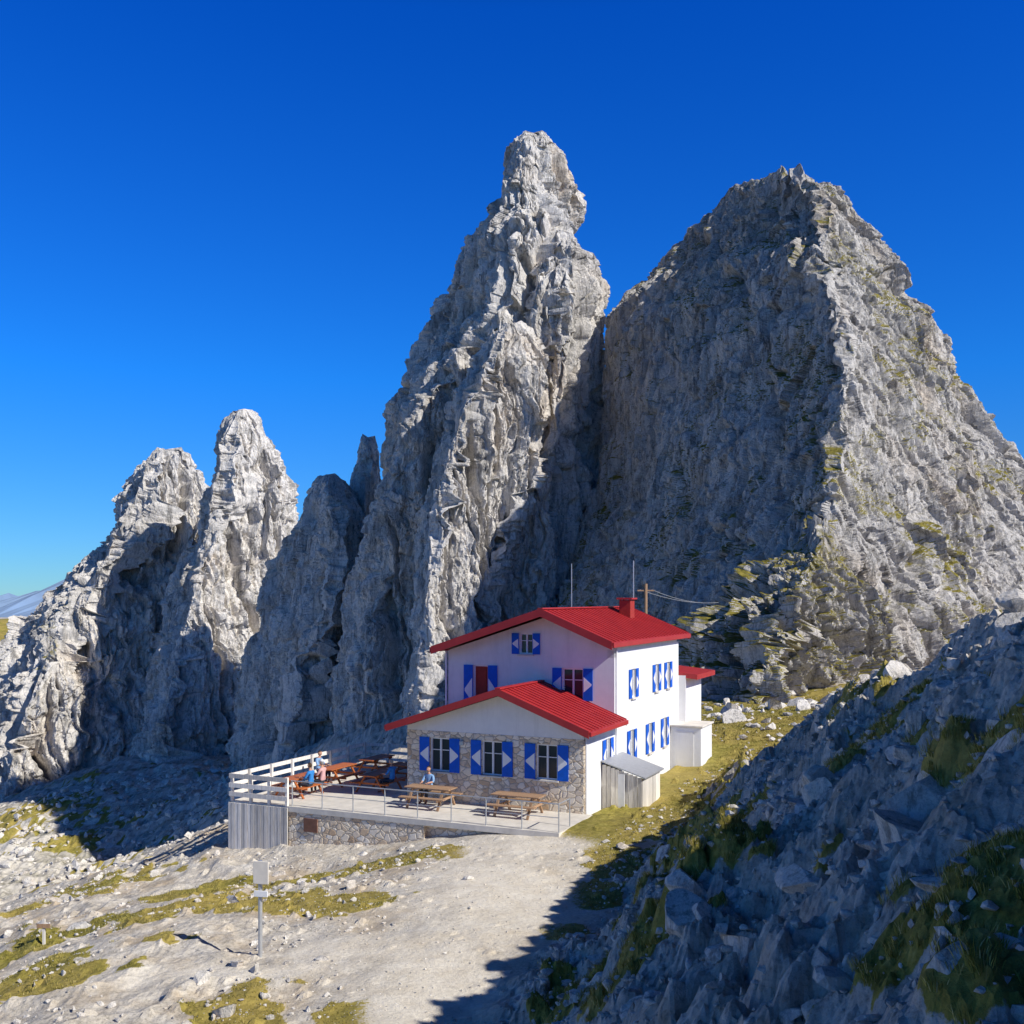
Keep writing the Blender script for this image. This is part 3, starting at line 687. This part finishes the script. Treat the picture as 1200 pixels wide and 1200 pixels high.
def window(c, w, z0, z1, plane, ori, sw, panes=2, door=False):
    def bx(nm, a0, a1, d0, d1, zz0, zz1, mat):
        if ori == 'x': box(nm, hut, a0, a1, plane-d1, plane-d0, zz0, zz1, mat)
        else: box(nm, hut, plane+d0, plane+d1, a0, a1, zz0, zz1, mat)
    a0, a1 = c-w/2, c+w/2
    if door:
        bx('door', a0+.05, a1-.05, -.16, -.12, z0, z1-.05, M_doorred); bx('door_panel', a0+.14, a1-.14, -.119, -.10, z0+.9, z1-.2, M_doorred)
    else:
        bx('window_glass', a0+.03, a1-.03, -.17, -.15, z0+.03, z1-.03, M_glass)
    f = .055
    bx('window_frame_l', a0+.002, a0+f, -.15, -.08, z0+.002, z1-.002, M_wht); bx('window_frame_r', a1-f, a1-.002, -.15, -.08, z0+.002, z1-.002, M_wht)
    bx('window_frame_t', a0+f, a1-f, -.15, -.081, z1-f, z1-.002, M_wht)
    if not door:
        bx('window_frame_b', a0+f, a1-f, -.15, -.081, z0+.002, z0+f, M_wht)
        if panes > 1: bx('window_mullion', c-.035, c+.035, -.148, -.085, z0+f, z1-f, M_wht)
        zz = z0+(z1-z0)*.62
        bx('window_bar', a0+f, (c-.036 if panes > 1 else a1-f), -.148, -.1, zz, zz+.03, M_wht)
        if panes > 1: bx('window_bar_b', c+.036, a1-f, -.148, -.1, zz, zz+.03, M_wht)
        bx('window_sill', a0-.06, a1+.06, .002, .10, z0-.06, z0-.005, M_conc)
    shutter(a0-sw-.01, z0, z1, sw, plane, ori, False); shutter(a1+.01, z0, z1, sw, plane, ori, True)
for c in LW: window(c, .86, 1.17, 2.47, 0, 'x', .43)
window(-5.83, .68, 3.0, 5.07, S0, 'x', .42, 1, True)
window(-1.75, .90, 3.78, 5.05, S0, 'x', .40)
window(-3.775, .59, 5.57, 6.42, S0, 'x', .32)
for c in RWL: window(c, .54, 1.17, 2.44, 0, 'y', .33, 1)
for c in RWU: window(c, .54, 3.75, 4.93, 0, 'y', .33, 1)
box('chimney', hut, -2.1, -1.55, 10.2, 10.8, 6.6, 7.75, M_doorred, .02); box('chimney_cap', hut, -2.2, -1.45, 10.1, 10.9, 7.78, 7.86, M_red, .01)
multi_box('chimney_posts', hut, [(-2.08,-2.02,10.22,10.28,7.75,7.78),(-1.63,-1.57,10.22,10.28,7.75,7.78),(-2.08,-2.02,10.72,10.78,7.75,7.78),(-1.63,-1.57,10.72,10.78,7.75,7.78)], M_red)
multi('mast', hut, [tube((-1.8, 11.4, 6.9), (-1.8, 11.4, 9.6), .025)], M_metal)
multi('mast_left', hut, [tube((-4.9, 11.4, 6.6), (-4.9, 11.4, 9.5), .02)], M_metal)
multi('downpipe', hut, [tube((.06, S0+.12, -.2), (.06, S0+.12, 5.95), .035), tube((Wd-.06, S0-.08, 2.9), (Wd-.06, S0-.08, 5.6), .04), tube((.06, .12, 0), (.06, .12, 2.95), .035)], M_wht)
box('wall_lamp', hut, -5.0, -4.85, -.12, -.02, 2.25, 2.4, M_metal)
box('annex_wall', hut, -3.5, .35, S1+.002, 15.6, -1, 4.2, M_white)
poly_obj('annex_roof', [(-3.8,S1+.01,4.75),(.9,S1+.01,4.25),(.9,16.2,4.25),(-3.8,16.2,4.75),(-3.8,S1+.01,4.55),(.9,S1+.01,4.02),(.9,16.2,4.02),(-3.8,16.2,4.55)],
         [(0,1,2,3),(7,6,5,4),(0,4,5,1),(1,5,6,2),(2,6,7,3),(3,7,4,0)], M_red, hut)
box('store_box', hut, .02, 1.45, 11.3, 13.3, -1, 1.95, M_wht, .02); box('store_box_lid', hut, .02, 1.53, 11.22, 13.38, 1.952, 2.03, M_conc, .01)
box('store_box_door', hut, .25, 1.1, 11.27, 11.298, .05, 1.75, M_white)
shed = empty('wooden_shed'); place(shed)
pl = []
for q in range(9): pl.append((.03+q*.175, .03+q*.175+.160, 1.9, 1.93, -.5, 1.55-q*.05))
for q in range(13): pl.append((1.58, 1.61, 1.94+q*.175, 1.94+q*.175+.160, -.5, 1.12))
multi_box('planks', shed, pl, M_greywood)
multi_box('posts', shed, [(.03,.1,1.94,2.0,-.5,1.5),(1.5,1.575,1.94,2.0,-.5,1.1),(1.5,1.575,4.1,4.17,-.5,1.1)], M_brown)
poly_obj('shed_roof', [(.03,1.8,1.72),(1.75,1.8,1.18),(1.75,4.3,1.18),(.03,4.3,1.72),(.03,1.8,1.67),(1.75,1.8,1.13),(1.75,4.3,1.13),(.03,4.3,1.67)],
         [(0,1,2,3),(7,6,5,4),(0,4,5,1),(1,5,6,2),(2,6,7,3),(3,7,4,0)], M_metal, shed)
box('leaning_board', shed, .7, .95, 1.78, 1.82, -.1, 1.25, M_wht)

# ------------------------------------------------------------------ terrace
ter = empty('terrace'); place(ter)
prof = [(-13.3,-3.25),(.34,-3.25),(.34,-.002),(Wd-.002,-.002),(Wd-.002,6.3),(-13.3,6.3)]
n = len(prof); V = [(x, y, .03) for x, y in prof]+[(x, y, -.17) for x, y in prof]
poly_obj('deck_slab', V, [tuple(range(n)), tuple(range(2*n-1, n-1, -1))]+[(i, n+i, n+(i+1) % n, (i+1) % n) for i in range(n)], M_conc, ter)
box('deck_core', ter, -13.1, .1, -3.0, -.1, -2.2, -.172, M_stonewall); box('deck_core_left', ter, -13.1, Wd, -.098, 6.1, -3, -.172, M_stonewall)
box('retaining_wall', ter, -10.62, -4.8, -3.22, -3.0, -2.6, -.172, M_stonewall)
box('notice_board', ter, -9.9, -9.3, -3.27, -3.225, -.85, -.35, M_dark)
pl = [(-13.36+q*.155, -13.36+q*.155+.138, -3.34-.006*(q % 2), -3.30, -2.15+.04*math.sin(q*3), -.02) for q in range(18)]
multi_box('plank_cladding', ter, pl, M_greywood)
multi_box('plank_cladding_side', ter, [(-13.40, -13.36, -3.28+q*.155, -3.28+q*.155+.138, -2.6, -.02) for q in range(61)], M_greywood)
fence = empty('timber_fence'); place(fence); pp = []; rr = []
for x in (-13.25, -12.35, -11.5, -10.68): pp.append((x-.05, x+.05, -3.29, -3.19, .031, 1.10))
for y in np.arange(-2.2, 6.4, 1.4): pp.append((-13.30, -13.20, y-.05, y+.05, .031, 1.10))
for z in (.22, .56, .92): rr.append((-13.34, -10.6, -3.33, -3.292, z, z+.17)); rr.append((-13.345, -13.302, -3.28, 6.3, z, z+.16))
for x in np.arange(-12.0, -7.4, 1.4): pp.append((x-.05, x+.05, 6.15, 6.25, .031, 1.10))
for z in (.3, .62, .95): rr.append((-13.2, -7.5, 6.252, 6.29, z, z+.13))
multi_box('fence_posts', fence, pp, M_greywood); multi_box('fence_rails', fence, rr, M_greywood)
rail = empty('metal_railing'); place(rail); parts = []
for x in np.arange(-10.5, .4, 1.35):
    parts.append(tube((x, -3.15, .03), (x, -3.15, .98), .022))
parts += [tube((-10.55, -3.15, .98), (.3, -3.15, .98), .022), tube((-10.55, -3.15, .52), (.3, -3.15, .52), .014)]
parts += [tube((.28, -3.15, .98), (.28, -2.1, .98), .022), tube((.28, -2.1, .03), (.28, -2.1, .98), .022)]
multi('rails', rail, parts, M_metal)

def picnic(x, y, rz, mat, L=1.9):
    e = empty('picnic_table'); e.location = l2w(x, y, .03); e.rotation_euler = (0, 0, HRZ+rz)
    multi_box('table_top', e, [(-L/2, L/2, -.36+q*.182, -.36+q*.182+.17, .71, .75) for q in range(4)], mat, .004)
    multi_box('seats', e, [(-L/2, L/2, s*.62-.07*k0-.0, s*.62-.07*k0+.125, .41, .45) for s, k0 in ((-1, 2.6), (-1, .6), (1, -.8), (1, 1.2))], mat, .004)
    parts = []
    for xx in (-L*.34, L*.34):
        parts += [beam((xx, -.68, 0), (xx, -.22, .71), .05, .09, (1, 0, 0)), beam((xx, .68, 0), (xx, .22, .71), .05, .09, (1, 0, 0)),
                  beam((xx+.05, -.82, .37), (xx+.05, .82, .37), .045, .075), beam((xx+.05, -.36, .67), (xx+.05, .36, .67), .045, .07)]
    multi('legs', e, parts, mat)
    return e
T1 = (-11.6, -1.2)
picnic(*T1, math.pi/2, M_orange); picnic(-11.6, 1.5, math.pi/2, M_orange); picnic(-11.4, 4.3, math.pi/2, M_orange); picnic(-9.2, 3.6, math.pi/2, M_orange); picnic(-9.2, .9, math.pi/2, M_orange)
picnic(-5.7, -1.1, 0, M_brown); picnic(-2.1, -1.1, 0, M_brown)

# ------------------------------------------------------------------ people
def person(loc, rz, shirt, pants, hair, hat=None):
    e = empty('seated_person'); e.location = loc; e.rotation_euler = (0, 0, rz)
    skin = plain('skin', (0.55, 0.30, 0.20), .55, .05)
    J = [((0,0,.53),.135),((0,-.02,.72),.125),((0,-.01,.90),.14),((0,0,1.02),.11),((0,.02,1.10),.055),((0,.035,1.17),.052)]
    Ed = [(0,1),(1,2),(2,3),(3,4),(4,5)]
    for s in (-1, 1):
        k = len(J)
        J += [((s*.17,-.01,1.01),.068),((s*.235,.10,.80),.048),((s*.15,.33,.79),.033),((s*.13,.40,.785),.034)]
        Ed += [(3,k),(k,k+1),(k+1,k+2),(k+2,k+3)]
        k = len(J)
        J += [((s*.095,.04,.52),.095),((s*.12,.45,.52),.068),((s*.12,.44,.28),.055),((s*.12,.42,.08),.04),((s*.125,.60,.04),.038)]
        Ed += [(0,k),(k,k+1),(k+1,k+2),(k+2,k+3),(k+3,k+4)]
    def skin_mesh(J, Ed, sub=2):
        m = bpy.data.meshes.new('tmp'); m.from_pydata([j[0] for j in J], Ed, []); o = bpy.data.objects.new('tmp', m); CO.objects.link(o)
        o.modifiers.new('s', 'SKIN')
        for i, j in enumerate(J):
            m.skin_vertices[0].data[i].radius = (j[1], j[1]*(0.8 if i in (1, 2, 3) and len(J) > 10 else 1)); m.skin_vertices[0].data[i].use_root = (i == 0)
        sb = o.modifiers.new('u', 'SUBSURF'); sb.levels = sub
        dg = bpy.context.evaluated_depsgraph_get(); me = bpy.data.meshes.new_from_object(o.evaluated_get(dg)); bpy.data.objects.remove(o)
        return me
    me = skin_mesh(J, Ed); me.name = 'body'
    for m_ in (shirt, pants, skin, M_dark): me.materials.append(m_)
    for p in me.polygons:
        x, y, z = p.center; p.use_smooth = True
        if z > 1.085: p.material_index = 2
        elif z < .12: p.material_index = 3
        elif z < .60 : p.material_index = 1
        elif y > .16: p.material_index = 2
        else: p.material_index = 0
    add_obj('body', me, None, e)
    for s in (-1, 1):
        for q, (dx, ln) in enumerate(((-.028,.062),(-.010,.072),(.009,.068),(.027,.054))):
            b = Vector((s*.13+dx, .42, .785)); J2 = [(tuple(b), .0095), (tuple(b+Vector((0, ln*.55, .006))), .0085), (tuple(b+Vector((0, ln, -.012))), .0075)]
            add_obj('finger', skin_mesh(J2, [(0,1),(1,2)], 1), None, e).data.materials.append(skin)
        b = Vector((s*.13-s*.03, .385, .785)); J2 = [(tuple(b), .011), (tuple(b+Vector((-s*.028, .03, 0))), .0095), (tuple(b+Vector((-s*.034, .058, -.005))), .008)]
        add_obj('thumb', skin_mesh(J2, [(0,1),(1,2)], 1), None, e).data.materials.append(skin)
    v, f = ico(4); v = v.copy(); x, y, z = v[:, 0], v[:, 1], v[:, 2]
    v2 = np.c_[x*.075*(1-.18*np.clip(-z, 0, 1)), y*.095, z*.115]
    nose = np.exp(-((x/.16)**2+((z+.12)/.2)**2))*(y > 0); v2[:, 1] += nose*.022
    eye = (np.exp(-(((x-.36)/.16)**2+((z-.08)/.13)**2))+np.exp(-(((x+.36)/.16)**2+((z-.08)/.13)**2)))*(y > 0); v2[:, 1] -= eye*.008
    mouth = np.exp(-((x/.28)**2+((z+.48)/.05)**2))*(y > 0); v2[:, 1] -= mouth*.005
    for sx in (-1, 1):
        ear = np.exp(-(((y+.05)/.14)**2+((z+.02)/.22)**2))*(x*sx > .8); v2[:, 0] += ear*sx*.02
    hm = fast_mesh('head', v2+np.array([0, .045, 1.27]), None, f, True); hm.materials.append(skin); hm.materials.append(hair); hm.materials.append(M_dark); hm.materials.append(M_doorred)
    for p in hm.polygons:
        c = v[list(p.vertices)].mean(0)
        if (c[2] > .55 and c[1] < .75) or (c[1] < -.15 and c[2] > -.55) or c[2] > .75: p.material_index = 1
        elif c[1] > .5 and abs(abs(c[0])-.36) < .09 and abs(c[2]-.08) < .055: p.material_index = 2
        elif c[1] > .5 and abs(c[0]) < .24 and abs(c[2]+.48) < .05: p.material_index = 3
    add_obj('head', hm, None, e)
    if hat:
        hv, hf = ico(3); hv = hv.copy(); hv = hv*np.array([.086, .104, .10]); hv[:, 2] = np.maximum(hv[:, 2], 0)
        add_obj('cap', fast_mesh('cap', hv+np.array([0, .035, 1.315]), None, hf, True), hat, e)
        bv = [(.08*math.cos(a), .09+.10*math.sin(a), 1.325) for a in np.linspace(0, math.pi, 12)]
        poly_obj('cap_peak', bv+[(x, y, z+.008) for x, y, z in bv], [tuple(range(12)), tuple(range(23, 11, -1))], hat, e)
C_blue = plain('blue_jacket', (0.04, 0.22, 0.55), .8); C_pink = plain('pink_shirt', (0.65, 0.38, 0.36), .8); C_lb = plain('light_blue_shirt', (0.25, 0.42, 0.65), .8); C_dk = plain('dark_trousers', (0.05, 0.055, 0.07), .8)
H_br = plain('brown_hair', (0.07, 0.04, 0.02), .6); H_gr = plain('grey_hair', (0.30, 0.28, 0.25), .6)
person(l2w(T1[0]+.80, T1[1]-.35, .03), HRZ+math.pi/2, C_blue, C_dk, H_br)
person(l2w(T1[0]+.80, T1[1]+.45, .03), HRZ+math.pi/2, C_pink, C_dk, H_gr, M_wht)
person(l2w(-11.6-.80, 1.3, .03), HRZ-math.pi/2, C_lb, C_dk, H_br)
person(l2w(-9.2+.80, .6, .03), HRZ+math.pi/2, C_blue, C_dk, H_gr)
person(l2w(-6.2, -.32, .03), HRZ+math.pi, C_lb, C_dk, H_br)

# ------------------------------------------------------------------ signpost, utility pole, wires
gz = float(terrain(np.array([-5.9]), np.array([24.6]))[0])
sg = empty('signpost', (-5.9, 24.6, gz), math.radians(-12))
multi('post', sg, [tube((0, 0, -.4), (0, 0, 2.25), .05, 10)], M_metal)
box('sign_panel', sg, -.14, .24, -.09, -.055, 1.72, 2.25, M_conc, .008); box('lower_sign', sg, -.12, .22, -.09, -.055, 1.42, 1.56, M_wht, .005)
multi_box('brackets', sg, [(-.03,.03,-.055,-.045,1.45,2.2)], M_metal)
gz = float(terrain(np.array([-13.6]), np.array([30.5]))[0])
mk = empty('trail_marker', (-13.6, 30.5, gz)); multi('post', mk, [beam((0, 0, -.2), (0, 0, .75), .07, .07)], M_greywood); box('arrow_plate', mk, -.18, .2, -.06, -.038, .5, .62, M_brown)
wp = Vector((7.9, 62, -8.2)); up = empty('utility_pole', wp)
multi('pole', up, [tube((0, 0, 0), (0, 0, 9.0), .10, 10)], M_brown); multi('crossarm', up, [beam((-.5, 0, 8.6), (.5, 0, 8.6), .08, .08)], M_brown)
parts = []
for off in (-.35, .35):
    a = Vector((off, 0, 8.65)); b = Vector(W(842, 706, 80)-np.array(wp)); prev = a
    for q in range(1, 9):
        u = q/8; p = a.lerp(b, u)-Vector((0, 0, 1.2*u*(1-u))); parts.append(tube(prev, p, .018, 5)); prev = p
multi('wires', up, parts, M_metal)

# ------------------------------------------------------------------ camera, sun, sky
cam = bpy.data.cameras.new('camera'); co = bpy.data.objects.new('camera', cam); CO.objects.link(co); scene.camera = co
co.rotation_euler = (math.pi/2, 0, 0); cam.sensor_width = 36; cam.lens = 36*F/1200; cam.shift_y = 100/1200
cam.clip_start = .1; cam.clip_end = 40000
E = math.radians(38); az = (0.845, -0.535); L = math.hypot(*az)
d = Vector((az[0]/L*math.cos(E), az[1]/L*math.cos(E), math.sin(E)))
sl = bpy.data.lights.new('sun', 'SUN'); sl.energy = 5.0; sl.angle = math.radians(.5); sl.color = (1, .97, .905)
so = bpy.data.objects.new('sun', sl); CO.objects.link(so); so.rotation_euler = d.to_track_quat('Z', 'Y').to_euler()
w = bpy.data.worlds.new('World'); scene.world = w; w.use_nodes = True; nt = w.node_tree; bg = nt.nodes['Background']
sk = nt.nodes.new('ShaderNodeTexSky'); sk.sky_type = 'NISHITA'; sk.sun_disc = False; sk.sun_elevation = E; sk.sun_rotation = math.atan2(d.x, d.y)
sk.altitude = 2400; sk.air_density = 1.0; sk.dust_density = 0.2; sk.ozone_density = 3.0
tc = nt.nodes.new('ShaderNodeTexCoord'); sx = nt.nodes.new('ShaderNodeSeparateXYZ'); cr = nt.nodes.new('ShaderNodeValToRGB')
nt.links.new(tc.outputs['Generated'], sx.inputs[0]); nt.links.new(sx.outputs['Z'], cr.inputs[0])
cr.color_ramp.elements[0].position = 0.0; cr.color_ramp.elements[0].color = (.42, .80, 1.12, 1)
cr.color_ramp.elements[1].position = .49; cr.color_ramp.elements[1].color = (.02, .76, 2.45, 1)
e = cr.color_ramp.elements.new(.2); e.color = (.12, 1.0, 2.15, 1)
e = cr.color_ramp.elements.new(.60); e.color = (.08, .12, .19, 1)  # added stop: darkens the unseen upper sky to cut blue ambient light
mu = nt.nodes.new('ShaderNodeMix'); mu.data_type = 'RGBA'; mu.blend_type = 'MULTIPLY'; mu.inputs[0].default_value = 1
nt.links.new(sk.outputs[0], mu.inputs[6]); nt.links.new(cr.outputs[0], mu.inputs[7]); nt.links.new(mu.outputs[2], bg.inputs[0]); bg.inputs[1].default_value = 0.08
scene.view_settings.view_transform = 'Standard'; scene.view_settings.look = 'None'; scene.view_settings.exposure = 0
